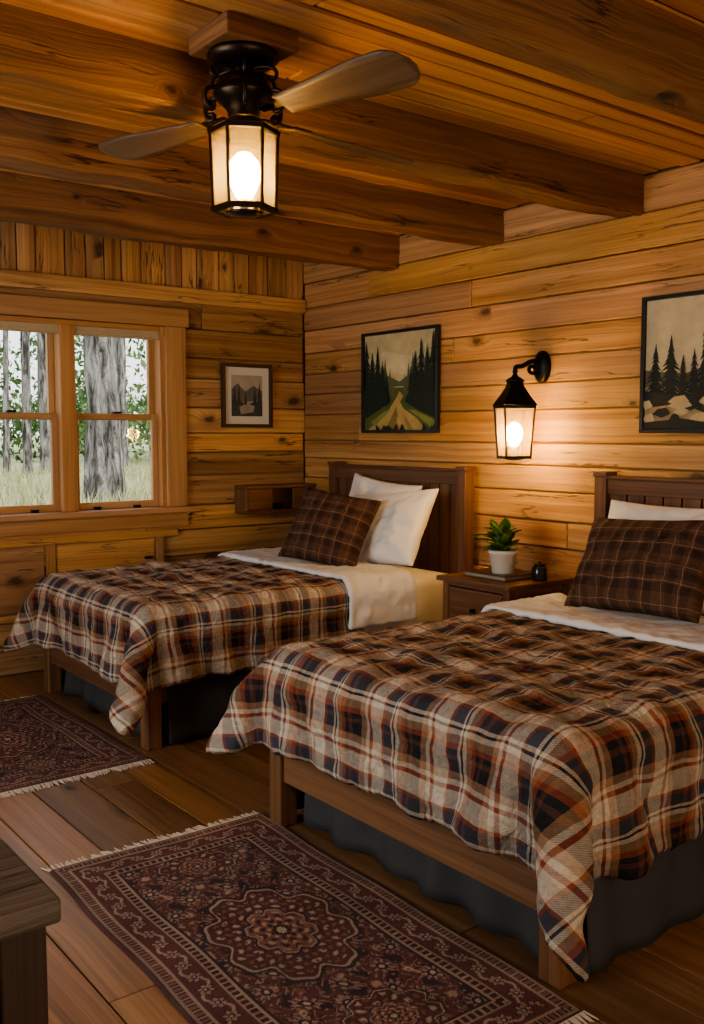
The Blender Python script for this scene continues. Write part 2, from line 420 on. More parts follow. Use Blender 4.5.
grid_obj('meadow_ground',P,None,M_grass)
def leafmat(name,stops):
    k=NT(name); at=k.n('ShaderNodeAttribute',attribute_name='rnd')
    c=k.ramp(at.outputs['Fac'],stops); k.t.nodes.remove(k.b)
    d=k.n('ShaderNodeBsdfDiffuse'); t=k.n('ShaderNodeBsdfTranslucent'); k.l(c,d.inputs[0]); k.l(c,t.inputs[0])
    m=k.n('ShaderNodeMixShader'); m.inputs[0].default_value=.4; k.l(d.outputs[0],m.inputs[1]); k.l(t.outputs[0],m.inputs[2]); k.l(m.outputs[0],k.out.inputs[0]); return k.m
M_leaf=leafmat('foliage',[(0,(.02,.045,.016)),(.5,(.10,.18,.065)),(1,(.40,.48,.26))])
def leaf_cloud(name, clumps, per, size, mat):
    V=[];F=[];R=[]
    for (cx,cy,cz,rx,ry,rz) in clumps:
        base=random.random()
        for _ in range(per):
            d=Vector((random.gauss(0,1),random.gauss(0,1),random.gauss(0,1))).normalized()*random.random()**.4
            c=Vector((cx+d.x*rx,cy+d.y*ry,cz+d.z*rz))
            s=size*random.uniform(.5,1.4)
            R3=Euler((random.uniform(0,6.3),random.uniform(0,6.3),random.uniform(0,6.3))).to_matrix()
            b=len(V)
            for p in ((-1,0,0),(0,-.45,.1),(1,0,0),(0,.45,.1)): V.append(tuple(c+R3@(Vector(p)*s)))
            F.append((b,b+1,b+2,b+3)); R.append(min(1,max(0,base*.6+.25*(d.z+1)*.5+random.uniform(0,.3))))
    me=bpy.data.meshes.new(name); me.from_pydata(V,[],F); a=me.attributes.new('rnd','FLOAT','FACE'); a.data.foreach_set('value',R)
    me.materials.append(mat); o=bpy.data.objects.new(name,me); link(o); return o
cl=[]
for i in range(120):
    y=random.uniform(16.6,25); x=y*random.uniform(.0,.85)
    cl.append((x,y,random.uniform(.9,2.3),random.uniform(.8,1.6),1.0,random.uniform(.5,.9)))
for i in range(60):
    y=random.uniform(16.6,25); x=y*random.uniform(.0,.85)
    cl.append((x,y,random.uniform(2.4,5.5),random.uniform(.8,1.6),1.0,random.uniform(.4,.9)))
leaf_cloud('forest_shrubs',cl,280,.075,M_leaf)
def grasst():
    V=[];F=[];R=[]
    for _ in range(14000):
        y=random.uniform(7.2,15.4); x=y*random.uniform(.1,.75); h=random.uniform(.06,.24); z=gz(x,y)-.03
        a=random.uniform(0,3.14); dx,dy=math.cos(a)*.012,math.sin(a)*.012; lx,ly=random.uniform(-.1,.1),random.uniform(-.1,.1)
        b=len(V); V+= [(x-dx,y-dy,z),(x+dx,y+dy,z),(x+lx,y+ly,z+h)]; F.append((b,b+1,b+2)); R.append(random.random())
    me=bpy.data.meshes.new('tall_grass'); me.from_pydata(V,[],F); a=me.attributes.new('rnd','FLOAT','FACE'); a.data.foreach_set('value',R)
    me.materials.append(leafmat('dry_grass',[(0,(.30,.31,.15)),(1,(.74,.68,.46))])); link(bpy.data.objects.new('tall_grass',me))
grasst()
def barkmat():
    k=NT('tree_bark'); tc=k.n('ShaderNodeTexCoord'); mp=k.n('ShaderNodeMapping'); mp.inputs['Scale'].default_value=(9,9,1.8); k.l(tc.outputs['Object'],mp.inputs[0])
    n=k.noise(mp.outputs[0],1.6,5,.7,.6)
    k.l(k.ramp(n,[(.38,(.03,.028,.026)),(.50,(.18,.165,.15)),(.62,(.40,.38,.36))]),k.b.inputs['Base Color']); k.b.inputs['Roughness'].default_value=.95; k.bump(n,1,.06); return k.m
M_bark=barkmat()
def trunk(name,x,y,r,h,lean=(0,0),seed=0):
    n,m=60,24; P=np.zeros((n,m,3)); zb=gz(x,y)-.1
    for i in range(n):
        z=zb+h*i/(n-1); t=i/(n-1)
        for j in range(m):
            a=2*math.pi*j/m; rr=r*(1-.45*t)*(1+.45*math.exp(-(z-zb)*4))*(1+.28*mnoise.noise(Vector((math.cos(a)*2,math.sin(a)*2,z*1.6+seed))))
            P[i,j]=(x+lean[0]*t*h+rr*math.cos(a),y+lean[1]*t*h+rr*math.sin(a),z)
    return grid_obj(name,P,None,M_bark,closed_v=True)
trunk('tree_trunk',3.95,9.1,.175,7,(-.015,0),1)
trunk('tree_trunk',4.95,14.2,.07,8,(.01,0),2)
trunk('tree_trunk',5.55,15,.10,8,(-.01,0),3)
trunk('tree_trunk',3.1,11.5,.05,7,(.02,0),4)
trunk('tree_trunk',6.9,15.2,.10,8,(0,0),5)
trunk('tree_trunk',7.6,13,.14,8,(0,0),6)
trunk('tree_trunk',5.1,15.6,.05,8,(.02,0),7)

# ------------------------------------------------------------------ cloth drape (position based)
def drape(x0,x1,y0,y1,dx,box,steps=170,iters=9,seed=0,marg=.010,slack=1.0,bend=.3,floor=.02):
    rs=np.random.RandomState(seed)
    nx=int(round((x1-x0)/dx))+1; ny=int(round((y1-y0)/dx))+1
    X,Y=np.meshgrid(np.linspace(x0,x1,nx),np.linspace(y0,y1,ny),indexing='ij')
    bx0,bx1,by0,by1,top=box; r=.045
    c=np.array([(bx0+bx1)/2,(by0+by1)/2,top-1.0]); h=np.array([(bx1-bx0)/2,(by1-by0)/2,1.0])-r
    zz=np.zeros_like(X)
    for _ in range(24):
        kx,ky,ph=rs.uniform(-14,14),rs.uniform(-14,14),rs.uniform(0,6.28); zz+=np.sin(kx*X+ky*Y+ph)
    P=np.stack([X,Y,top+marg+.016+.005*zz],-1); Q=P.copy()
    dxx=(x1-x0)/(nx-1)*slack; dyy=(y1-y0)/(ny-1)*slack; dg=math.hypot(dxx,dyy)
    def con(A,B,L,k,mode=0):
        d=B-A; l=np.sqrt((d*d).sum(-1,keepdims=True))+1e-9
        e=(l-L)/l
        if mode==-1: e=np.minimum(e,0)
        if mode==1: e=np.maximum(e,0)
        d=d*(e*.5*k); A+=d; B-=d
    def pairs(axis,step,L,k,mode=0):
        n=P.shape[axis]
        for off in range(2):
            idx=np.arange(0,n-step); sel=idx[((idx//step)%2)==off]
            if len(sel)==0: continue
            if axis==0:
                A=P[sel];B=P[sel+step]; con(A,B,L,k,mode); P[sel]=A; P[sel+step]=B
            else:
                A=P[:,sel];B=P[:,sel+step]; con(A,B,L,k,mode); P[:,sel]=A; P[:,sel+step]=B
    dt=1/150.
    for st in range(steps):
        vel=(P-Q)*.975; Q=P.copy(); P=P+vel; P[...,2]-=9.8*dt*dt
        for it in range(iters):
            for sp_ in (12,4):
                pairs(0,sp_,sp_*dxx,1.0,1); pairs(1,sp_,sp_*dyy,1.0,1)
            pairs(0,1,dxx,1.0); pairs(1,1,dyy,1.0)
            for off in range(2):
                for A_,B_ in (((slice(off,-1,2),slice(0,-1)),(slice(off+1,None,2),slice(1,None))),((slice(off,-1,2),slice(1,None)),(slice(off+1,None,2),slice(0,-1)))):
                    A=P[A_].copy();B=P[B_].copy(); n_=min(A.shape[0],B.shape[0]); A=A[:n_];B=B[:n_]
                    A0=A.copy();B0=B.copy(); con(A,B,dg,.35)
                    sa=P[A_]; sa[:n_]+=(A-A0); sb=P[B_]; sb[:n_]+=(B-B0)
            if it%2==0:
                pairs(0,2,2*dxx,bend,-1); pairs(1,2,2*dyy,bend,-1)
                pairs(0,5,5*dxx,bend*.3,-1); pairs(1,5,5*dyy,bend*.3,-1)
            q=np.abs(P-c)-h; o=np.maximum(q,0); lo=np.sqrt((o*o).sum(-1))
            dist=lo+np.minimum(q.max(-1),0)-r-marg
            sg=np.sign(P-c); g=np.where(lo[...,None]>1e-6,o/(lo[...,None]+1e-9),0)
            ins=lo<=1e-6
            if ins.any():
                am=q.argmax(-1); eye=np.eye(3)[am]; g=np.where(ins[...,None],eye,g)
            hit=dist<0
            P=P-np.where(hit,dist,0)[...,None]*g*sg
            if it==iters-1:
                mv=P-Q; keep=np.where(hit[...,None],.35,1.0); nrm=g*sg
                vn=(mv*nrm).sum(-1,keepdims=True)*nrm; P=Q+vn+(mv-vn)*keep
            P[...,2]=np.maximum(P[...,2],floor)
    return P,np.stack([X,Y],-1)
def cloth_obj(name,P,UV,mat,thick=.018,puff=.012,pscale=.16,seed=0,parent=None,big=0):
    o=grid_obj(name,P,UV,mat,parent)
    tx=bpy.data.textures.new(name+'_puff','CLOUDS'); tx.noise_scale=pscale; tx.noise_depth=2
    m=o.modifiers.new('sol','SOLIDIFY'); m.thickness=thick; m.offset=0; m.use_even_offset=False
    m=o.modifiers.new('sub','SUBSURF'); m.levels=1; m.render_levels=1
    m=o.modifiers.new('puff','DISPLACE'); m.texture=tx; m.strength=puff; m.mid_level=.35; m.texture_coords='GLOBAL'
    if big:
        t2=bpy.data.textures.new(name+'_fold','CLOUDS'); t2.noise_scale=.27; t2.noise_depth=1
        m=o.modifiers.new('fold','DISPLACE'); m.texture=t2; m.strength=big; m.mid_level=.35; m.texture_coords='GLOBAL'
    return o

# ------------------------------------------------------------------ beds
def ripple(name, pts, z0, z1, mat, parent, amp=.012, n=160, seed=0, nrmflip=1):
    pts=[Vector(p) for p in pts]; L=[0]
    for a,b in zip(pts[:-1],pts[1:]): L.append(L[-1]+(b-a).length)
    P=np.zeros((n,9,3))
    for i in range(n):
        s=L[-1]*i/(n-1); k=max(j for j in range(len(L)-1) if L[j]<=s+1e-9); t=(s-L[k])/(L[k+1]-L[k])
        p=pts[k].lerp(pts[k+1],t); d=(pts[k+1]-pts[k]).normalized(); nr=Vector((d.y,-d.x))*nrmflip
        f=mnoise.noise(Vector((s*7,seed,0)))*1.6+.6*math.sin(s*30+2*mnoise.noise(Vector((s*3,seed,3))))
        for j in range(9):
            v=j/8; q=p+nr*(amp*f*(.25+.9*(1-v))+.02*(1-v)); P[i,j]=(q.x,q.y,z0+(z1-z0)*v)
    o=grid_obj(name,P,None,mat,parent); m=o.modifiers.new('s','SOLIDIFY'); m.thickness=.004; return o
def make_bed(y0,y1,hy0,hy1,x0=1.77,seed=0):
    root=empty('bed',((x0+3.7)/2,(y0+y1)/2,0))
    hb=MB(); xh=3.66
    pw=.065
    for y in (hy0+pw/2,hy1-pw/2):
        hb.box((xh+.01,y,.575),(.07,pw,1.15),axis=2)
        hb.box((xh+.01,y,1.16),(.082,pw+.012,.022),axis=1)
    hb.box((xh+.01,(hy0+hy1)/2,1.105),(.045,hy1-hy0-2*pw,.07)); hb.box((xh+.006,(hy0+hy1)/2,1.147),(.062,hy1-hy0-2*pw,.016))
    hb.box((xh+.01,(hy0+hy1)/2,.45),(.04,hy1-hy0-2*pw,.12))
    n=13; w=(hy1-hy0-2*pw)/n
    for i in range(n): hb.box((xh+.015,hy0+pw+w*(i+.5),.79),(.02,w-.008,.57),axis=2)
    hb.obj('headboard',M_bed,root,bevel=.004)
    fb=MB()
    for y in (y0+.035,y1-.035): fb.box((x0+.035,y,.235),(.07,.07,.47),axis=2)
    fb.box((x0+.03,(y0+y1)/2,.245),(.035,y1-y0-.14,.17))
    fb.obj('foot_rail',M_bedf,root,bevel=.005)
    sr=MB()
    for y in (y0+.03,y1-.03): sr.box(((x0+3.62)/2+.03,y,.25),(3.62-x0-.09,.03,.12))
    for x in (2.2,2.7,3.2): sr.box((x,(y0+y1)/2,.215),(.08,y1-y0-.1,.02))
    sr.obj('side_rails',M_bedf,root,bevel=.003)
    mm=MB(); mm.box(((x0+3.62)/2+.03,(y0+y1)/2,.43),(3.62-x0-.07,y1-y0-.03,.33))
    o=mm.obj('mattress',M_white,root,bevel=.05,seg=5)
    for p in o.data.polygons: p.use_smooth=True
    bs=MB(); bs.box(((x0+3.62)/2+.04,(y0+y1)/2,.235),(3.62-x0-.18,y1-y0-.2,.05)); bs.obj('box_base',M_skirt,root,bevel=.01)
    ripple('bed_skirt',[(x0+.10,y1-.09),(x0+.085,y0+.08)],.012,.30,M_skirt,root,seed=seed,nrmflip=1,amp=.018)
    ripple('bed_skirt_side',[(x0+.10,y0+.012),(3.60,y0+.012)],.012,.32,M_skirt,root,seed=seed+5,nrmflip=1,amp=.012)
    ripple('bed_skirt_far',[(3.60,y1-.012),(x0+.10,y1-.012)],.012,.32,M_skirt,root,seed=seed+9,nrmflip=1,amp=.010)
    return root
TOP=.595
make_bed(3.70,4.92,3.70,4.93,seed=1)
make_bed(1.46,2.75,1.49,2.85,seed=2)
for (y0,y1,sd,oh,of,cut) in ((3.70,4.92,3,.285,.25,.05),(1.46,2.75,8,.31,.235,.09)):
    P,UV=drape(1.77-of-.02,2.95,y0-oh,y1+oh-cut,.0205,(1.765,3.62,y0-.0,y1+.0,TOP+.0),seed=sd,slack=1.010,bend=.24)
    cloth_obj('plaid_comforter',P,UV,M_plaid,thick=.024,puff=.036,pscale=.10,big=.035)
    P,UV=drape(2.83,3.25,y0-.24,y1+.24,.021,(1.75,3.62,y0-.022,y1+.022,TOP+.036),steps=130,seed=sd+1,slack=1.01)
    cloth_obj('folded_duvet_lining',P,UV,M_sheet,thick=.018,puff=.024,pscale=.07)

# ------------------------------------------------------------------ pillows
def pillow(name,w,h,t,loc,rot,mat,seed=0,wr=.020,exp=.42):
    n=60
    s=np.linspace(-1,1,n)
    Sg,Tg=np.meshgrid(s,s,indexing='ij')
    Xx=w/2*Sg*(1-.09*(1-Tg**2)); Zz=h/2*Tg*(1-.09*(1-Sg**2))
    th=t/2*np.power(np.clip((1-np.abs(Sg)**2.4)*(1-np.abs(Tg)**2.4),0,1),exp)
    wrk=np.zeros((2,n,n))
    for k in range(2):
        for i in range(n):
            for j in range(n):
                a=math.atan2(Tg[i,j],Sg[i,j]); rr=math.hypot(Sg[i,j],Tg[i,j])
                wrk[k,i,j]=wr*(mnoise.noise(Vector((Sg[i,j]*2.2+seed,Tg[i,j]*2.2,k*7.)))+.5*mnoise.noise(Vector((Sg[i,j]*5+Tg[i,j]*3+seed,Tg[i,j]*6-Sg[i,j]*2,k*7.)))+.8*rr*mnoise.noise(Vector((a*3.5+seed,rr*1.0,k*3.))))
    em=np.clip((1-np.abs(Sg)**6)*(1-np.abs(Tg)**6),0,1)
    A=np.stack([Xx,-th-wrk[0]*em,Zz],-1); B=np.stack([Xx,th+wrk[1]*em,Zz],-1)
    V=A.reshape(-1,3).tolist()+B.reshape(-1,3).tolist(); F=[]
    uv=np.stack([Xx,Zz],-1).reshape(-1,2); uv=np.concatenate([uv,uv])
    for i in range(n-1):
        for j in range(n-1):
            a=i*n+j; F.append((a,a+n,a+n+1,a+1)); b=a+n*n; F.append((b,b+1,b+n+1,b+n))
    me=bpy.data.meshes.new(name); me.from_pydata(V,[],F)
    ul=me.uv_layers.new(name='UVMap'); lv=np.array(F).reshape(-1); ul.data.foreach_set('uv',uv[lv].astype(np.float32).ravel())
    bm=bmesh.new(); bm.from_mesh(me); bmesh.ops.remove_doubles(bm,verts=bm.verts,dist=.0006); bm.to_mesh(me); bm.free()
    me.polygons.foreach_set('use_smooth',[True]*len(me.polygons)); me.materials.append(mat)
    o=bpy.data.objects.new(name,me); o.location=loc; o.rotation_euler=[math.radians(a) for a in rot]; link(o)
    m=o.modifiers.new('s','SUBSURF'); m.levels=1; m.render_levels=1
    return o
ZT=.630
pillow('white_pillow',.62,.46,.15,(3.55,4.33,ZT+.235),(14,-5,90),M_white,6)
pillow('white_pillow',.68,.47,.18,(3.37,4.08,ZT+.195),(32,6,95),M_white,1)
pillow('white_pillow',.70,.46,.19,(3.45,2.33,ZT+.215),(22,0,90),M_white,4)
pillow('plaid_throw_pillow',.47,.45,.16,(3.09,4.18,ZT+.205),(32,-9,118),M_pplaid,2)
pillow('plaid_throw_pillow',.64,.42,.18,(3.17,2.245,ZT+.205),(30,3,88),M_pplaid,3)

# ------------------------------------------------------------------ nightstand
root=empty('nightstand',(3.49,3.25,0))
nx0,nx1,ny0,ny1,nt=3.25,3.70,3.02,3.47,.65
mb=MB(); mb.box(((nx0+nx1)/2-.005,(ny0+ny1)/2,nt-.0125),(nx1-nx0+.03,ny1-ny0+.03,.025),axis=1)
mb.obj('top',M_night,root,bevel=.005)
mb=MB()
for x in (nx0+.03,nx1-.03):
    for y in (ny0+.025,ny1-.025): mb.box((x,y,.3125),(.045,.04,.625),axis=2)
for y in (ny0+.022,ny1-.022): mb.box(((nx0+nx1)/2,y,.40),(nx1-nx0-.1,.02,.44),axis=0)
mb.box((nx1-.03,(ny0+ny1)/2,.40),(.02,ny1-ny0-.09,.44),axis=1)
for z in (.615,.40,.185): mb.box((nx0+.025,(ny0+ny1)/2,z),(.03,ny1-ny0-.09,.02),axis=1)
mb.box(((nx0+nx1)/2,(ny0+ny1)/2,.18),(nx1-nx0-.09,ny1-ny0-.06,.018),axis=1)
mb.obj('case',M_night,root,bevel=.003)
mb=MB()
for z in (.507,.292): mb.box((nx0+.018,(ny0+ny1)/2,z),(.024,ny1-ny0-.10,.185),axis=1)
mb.obj('drawers',M_night,root,bevel=.006)
for i,z in enumerate((.507,.292)):
    lathe('knob_%d'%i,[(.0,-.014),(.012,-.014),(.015,-.005),(.012,.004),(.0,.006)],(nx0-.008,(ny0+ny1)/2,z),M_iron,root)
root=empty('leather_book',(3.43,3.25,nt))
mb=MB(); mb.box((3.43,3.25,nt+.003),(.22,.28,.004)); mb.box((3.43,3.25,nt+.023),(.22,.28,.004)); mb.box((3.543,3.25,nt+.013),(.005,.28,.024),axis=1)
mb.obj('cover',plain('book_leather',(.10,.045,.02),.5,0,40,.3),root,bevel=.0015)
mb=MB(); mb.box((3.433,3.25,nt+.013),(.205,.265,.0155)); mb.obj('pages',plain('book_pages',(.30,.24,.16),.9,0,80,.15),root)
# potted plant
px,py,pz=3.41,3.205,nt+.0255
root=empty('potted_plant',(px,py,pz))
lathe('pot',[(.0,0),(.050,0),(.054,.006),(.068,.095),(.072,.098),(.072,.114),(.063,.114),(.060,.098),(.0,.095)],(px,py,pz),M_pot,root)
lathe('soil',[(.0,.1),(.061,.099)],(px,py,pz),M_soil,root)
mb=MB()
for k in range(60):
    az=random.uniform(0,6.28); ln=random.uniform(.08,.14); el=random.uniform(.25,1.35); w=random.uniform(.016,.026)
    b0=Vector((px+random.uniform(-.03,.03),py+random.uniform(-.03,.03),pz+.10+random.uniform(0,.085)))
    d=Vector((math.cos(az)*math.cos(el),math.sin(az)*math.cos(el),math.sin(el))); sd=Vector((-math.sin(az),math.cos(az),0))
    pts=[]
    for q in range(6):
        t=q/5; c=b0+d*ln*t+Vector((0,0,-.03*t*t)); ww=w*math.sin(math.pi*min(1,.12+t*.88))**.8 if q<5 else 0.0005
        pts.append((c-sd*ww+Vector((0,0,.004)),c+Vector((0,0,-.002)),c+sd*ww+Vector((0,0,.004))))
    rr=random.random()
    for q in range(5):
        for e in (0,1): mb.face([pts[q][e],pts[q][e+1],pts[q+1][e+1],pts[q+1][e]],rr)
mb.obj('leaves',leafmat('plant_leaf',[(0,(.05,.12,.02)),(1,(.24,.36,.08))]),root,smooth=True)
mb=MB()
for k in range(14):
    a=random.uniform(0,6.28); q=random.uniform(0,.03); mb.box((px+math.cos(a)*q,py+math.sin(a)*q,pz+.135),(.004,.004,.08))
mb.obj('stems',plain('stem_green',(.06,.12,.03),.6),root)
jx,jy=3.50,3.055
root=empty('candle_jar',(jx,jy,nt))
lathe('jar',[(.0,0),(.034,0),(.036,.004),(.036,.060),(.032,.066),(.0,.066)],(jx,jy,nt),plain('dark_jar_glass',(.02,.014,.01),.15),root)
lathe('lid',[(.0,.066),(.028,.066),(.028,.078),(.01,.080),(.007,.09),(.0,.092)],(jx,jy,nt),M_iron,root)

# ------------------------------------------------------------------ lanterns
def lantern(root,c,R0,R1,z0,z1,n,rot,metal,bulb_r=.028,energy=40,bar=.007,candle=True,color=(1,.64,.25)):
    cx,cy=c
    def ring(r,z,h,extra,nm):
        me=MB(); pts=[(cx+(r+extra)*math.cos(rot+2*math.pi*i/n),cy+(r+extra)*math.sin(rot+2*math.pi*i/n)) for i in range(n)]
        pin=[(cx+(r-.016)*math.cos(rot+2*math.pi*i/n),cy+(r-.016)*math.sin(rot+2*math.pi*i/n)) for i in range(n)]
        for i in range(n):
            j=(i+1)%n; a,b,c_,d=pts[i],pts[j],pin[j],pin[i]
            me.face([(*a,z),(*b,z),(*b,z+h),(*a,z+h)]); me.face([(*d,z),(*d,z+h),(*c_,z+h),(*c_,z)])
            me.face([(*a,z+h),(*b,z+h),(*c_,z+h),(*d,z+h)]); me.face([(*a,z),(*d,z),(*c_,z),(*b,z)])
        return me.obj(nm,metal,root)
    ring(R0,z0-.010,.013,.006,'bottom_ring'); ring(R1,z1-.004,.013,.006,'top_ring')
    bm_=MB(); g=MB()
    for i in range(n):
        a0=rot+2*math.pi*i/n; a1=rot+2*math.pi*(i+1)/n
        p0=Vector((cx+R0*math.cos(a0),cy+R0*math.sin(a0),z0)); p1=Vector((cx+R1*math.cos(a0),cy+R1*math.sin(a0),z1))
        q0=Vector((cx+R0*math.cos(a1),cy+R0*math.sin(a1),z0)); q1=Vector((cx+R1*math.cos(a1),cy+R1*math.sin(a1),z1))
        d=(p1-p0); M=d.to_track_quat('Z','Y').to_matrix()
        bm_.box((p0+p1)/2,(bar,bar,d.length),M=M)
        k=.94
        sh=lambda p:Vector((cx+(p.x-cx)*k,cy+(p.y-cy)*k,p.z))
        g.face([sh(p0),sh(q0),sh(q1),sh(p1)])
    bm_.obj('frame_bars',metal,root,bevel=.001); g.obj('glass_panes',M_glass,root)
    zc=(z0+z1)/2-.01
    if candle: lathe('candle_sleeve',[(.0,z0-.01),(.013,z0-.01),(.013,zc-.045),(.0,zc-.045)],(cx,cy,0),M_pot,root,16)
    lathe('base_plate',[(.0,z0-.012),(R0*.6,z0-.012),(R0*.3,z0-.018),(.0,z0-.02)] ,(cx,cy,0),metal,root,n*4)
    b=lathe('bulb',[(.0,-bulb_r*1.5),(bulb_r*.5,-bulb_r*1.35),(bulb_r*.95,-bulb_r*.4),(bulb_r,.2*bulb_r),(bulb_r*.85,bulb_r*.8),(bulb_r*.45,bulb_r*1.25),(.0,bulb_r*1.4)],(cx,cy,zc),M_bulb,root,20)
    L=bpy.data.lights.new('lamp_glow','POINT'); L.energy=energy; L.color=color; L.shadow_soft_size=.05
    lo=bpy.data.objects.new('lamp_glow',L); lo.location=(cx,cy,zc); link(lo); setparent(lo,root)
    return root
lx,ly=3.545,3.270
root=empty('wall_lantern',(lx,ly,1.4))
lantern(root,(lx,ly),.088,.108,1.235,1.475,4,math.radians(18),M_iron,energy=105,bulb_r=.042,bar=.008,color=(1,.67,.26))
rot=math.radians(18); n=4
mb=MB(); prof=[(.122,1.485),(.080,1.535),(.050,1.575),(.042,1.60)]
for k in range(len(prof)-1):
    (r0,z0),(r1,z1)=prof[k],prof[k+1]
    for i in range(n):
        a,b=rot+2*math.pi*i/n,rot+2*math.pi*(i+1)/n
        mb.face([(lx+r0*math.cos(a),ly+r0*math.sin(a),z0),(lx+r0*math.cos(b),ly+r0*math.sin(b),z0),(lx+r1*math.cos(b),ly+r1*math.sin(b),z1),(lx+r1*math.cos(a),ly+r1*math.sin(a),z1)])
o=mb.obj('roof',M_iron,root); m=o.modifiers.new('s','SOLIDIFY'); m.thickness=.003
lathe('finial',[(.042,1.598),(.047,1.604),(.034,1.616),(.016,1.626),(.010,1.64),(.016,1.65),(.0,1.66)],(lx,ly,0),M_iron,root,20)
tube('arm',[(3.735,ly,1.70),(3.70,ly,1.710),(3.65,ly,1.705),(3.60,ly,1.675),(3.56,ly,1.675),(lx,ly,1.67),(lx,ly,1.650)],.012,M_iron,root)
tube('scroll',[(3.72,ly,1.65),(3.66,ly,1.64),(3.63,ly,1.66),(3.66,ly,1.69),(3.69,ly,1.67)],.009,M_iron,root)
th=np.linspace(0,2*np.pi,32,endpoint=False); P=np.zeros((5,32,3))
for i,(r,d) in enumerate(((1,0),(1,.014),(.86,.024),(.5,.034),(.0,.036))):
    P[i,:,0]=3.748-d; P[i,:,1]=ly+.052*r*np.cos(th); P[i,:,2]=1.68+.080*r*np.sin(th)
grid_obj('back_plate',P,None,M_iron,root,closed_v=True)

# ceiling fan
fx,fy=1.524,2.478
root=empty('ceiling_fan',(fx,fy,2.3))
mb=MB(); mb.box((fx,fy,2.472),(.24,.22,.058),axis=0); mb.obj('mounting_block',M_beam,root,bevel=.006)
lathe('canopy',[(.0,2.443),(.100,2.443),(.106,2.43),(.085,2.412),(.05,2.402),(.03,2.395),(.028,2.37)],(fx,fy,0),M_bronze,root)
lathe('motor_housing',[(.02,2.385),(.05,2.382),(.070,2.372),(.080,2.352),(.078,2.338),(.088,2.333),(.088,2.322),(.068,2.304),(.05,2.285),(.045,2.262),(.0,2.255)],(fx,fy,0),M_bronze,root,40)
lantern(root,(fx,fy),.092,.099,2.005,2.218,6,math.radians(-30),M_bronze,bulb_r=.048,energy=165,bar=.008)
mb=MB(); prof=[(.112,2.226),(.09,2.238),(.05,2.258)]
for k in range(2):
    (r0,z0),(r1,z1)=prof[k],prof[k+1]
    for i in range(6):
        a,b=math.radians(-30+60*i),math.radians(30+60*i)
        mb.face([(fx+r0*math.cos(a),fy+r0*math.sin(a),z0),(fx+r0*math.cos(b),fy+r0*math.sin(b),z0),(fx+r1*math.cos(b),fy+r1*math.sin(b),z1),(fx+r1*math.cos(a),fy+r1*math.sin(a),z1)])
mb.obj('lantern_cap',M_bronze,root)
for i in range(6):
    a=math.radians(60*i); ca,sa=math.cos(a),math.sin(a)
    pts=[(.07,2.33),(.12,2.335),(.135,2.30),(.118,2.265),(.095,2.27),(.10,2.29),(.115,2.285)]
    tube('scroll_%d'%i,[(fx+r*ca,fy+r*sa,z) for r,z in pts],.007,M_bronze,root)
    pts=[(.03,2.40),(.085,2.40),(.115,2.385),(.105,2.355),(.085,2.365)]
    tube('upper_scroll_%d'%i,[(fx+r*ca,fy+r*sa,z) for r,z in pts],.006,M_bronze,root)
M_blade=wood('fan_blade_wood',(.045,.023,.012),(.105,.057,.030),(.16,.092,.05),rough=.45,knots=0,var=.1,bump=.1)
for i,(ang,Lb,pitch) in enumerate(((-79,.62,15),(6,.70,15),(104,.62,6))):
    a=math.radians(ang); R=Matrix.Rotation(a,3,'Z')@Matrix.Rotation(math.radians(-pitch if i==0 else pitch),3,'X')
    n=28; P=np.zeros((n,7,3)); UV=np.zeros((n,7,2)); zb=2.268
    for q in range(n):
        t=q/(n-1); x=.16+(Lb-.16)*t; w=.042+.036*min(1,t*1.5)
        if t>.86: w*=math.sqrt(max(0.03,1-((t-.86)/.143)**2))
        for s in range(7):
            v=R@Vector((x,w*(s/3-1),0)); P[q,s]=(fx+v.x,fy+v.y,zb+v.z); UV[q,s]=(x+i,w*(s/3-1))
    o=grid_obj('blade_%d'%i,P,UV,M_blade,root); m=o.modifiers.new('s','SOLIDIFY'); m.thickness=.007; m.offset=0
    mb=MB(); c2=R@Vector((.135,0,.0))
    mb.box((fx+c2.x,fy+c2.y,zb+.006+c2.z),(.13,.030,.006),axis=0,M=R); c2=R@Vector((.205,0,.006)); mb.box((fx+c2.x,fy+c2.y,zb+c2.z),(.06,.07,.006),M=R)
    mb.obj('blade_arm_%d'%i,M_bronze,root,bevel=.002)

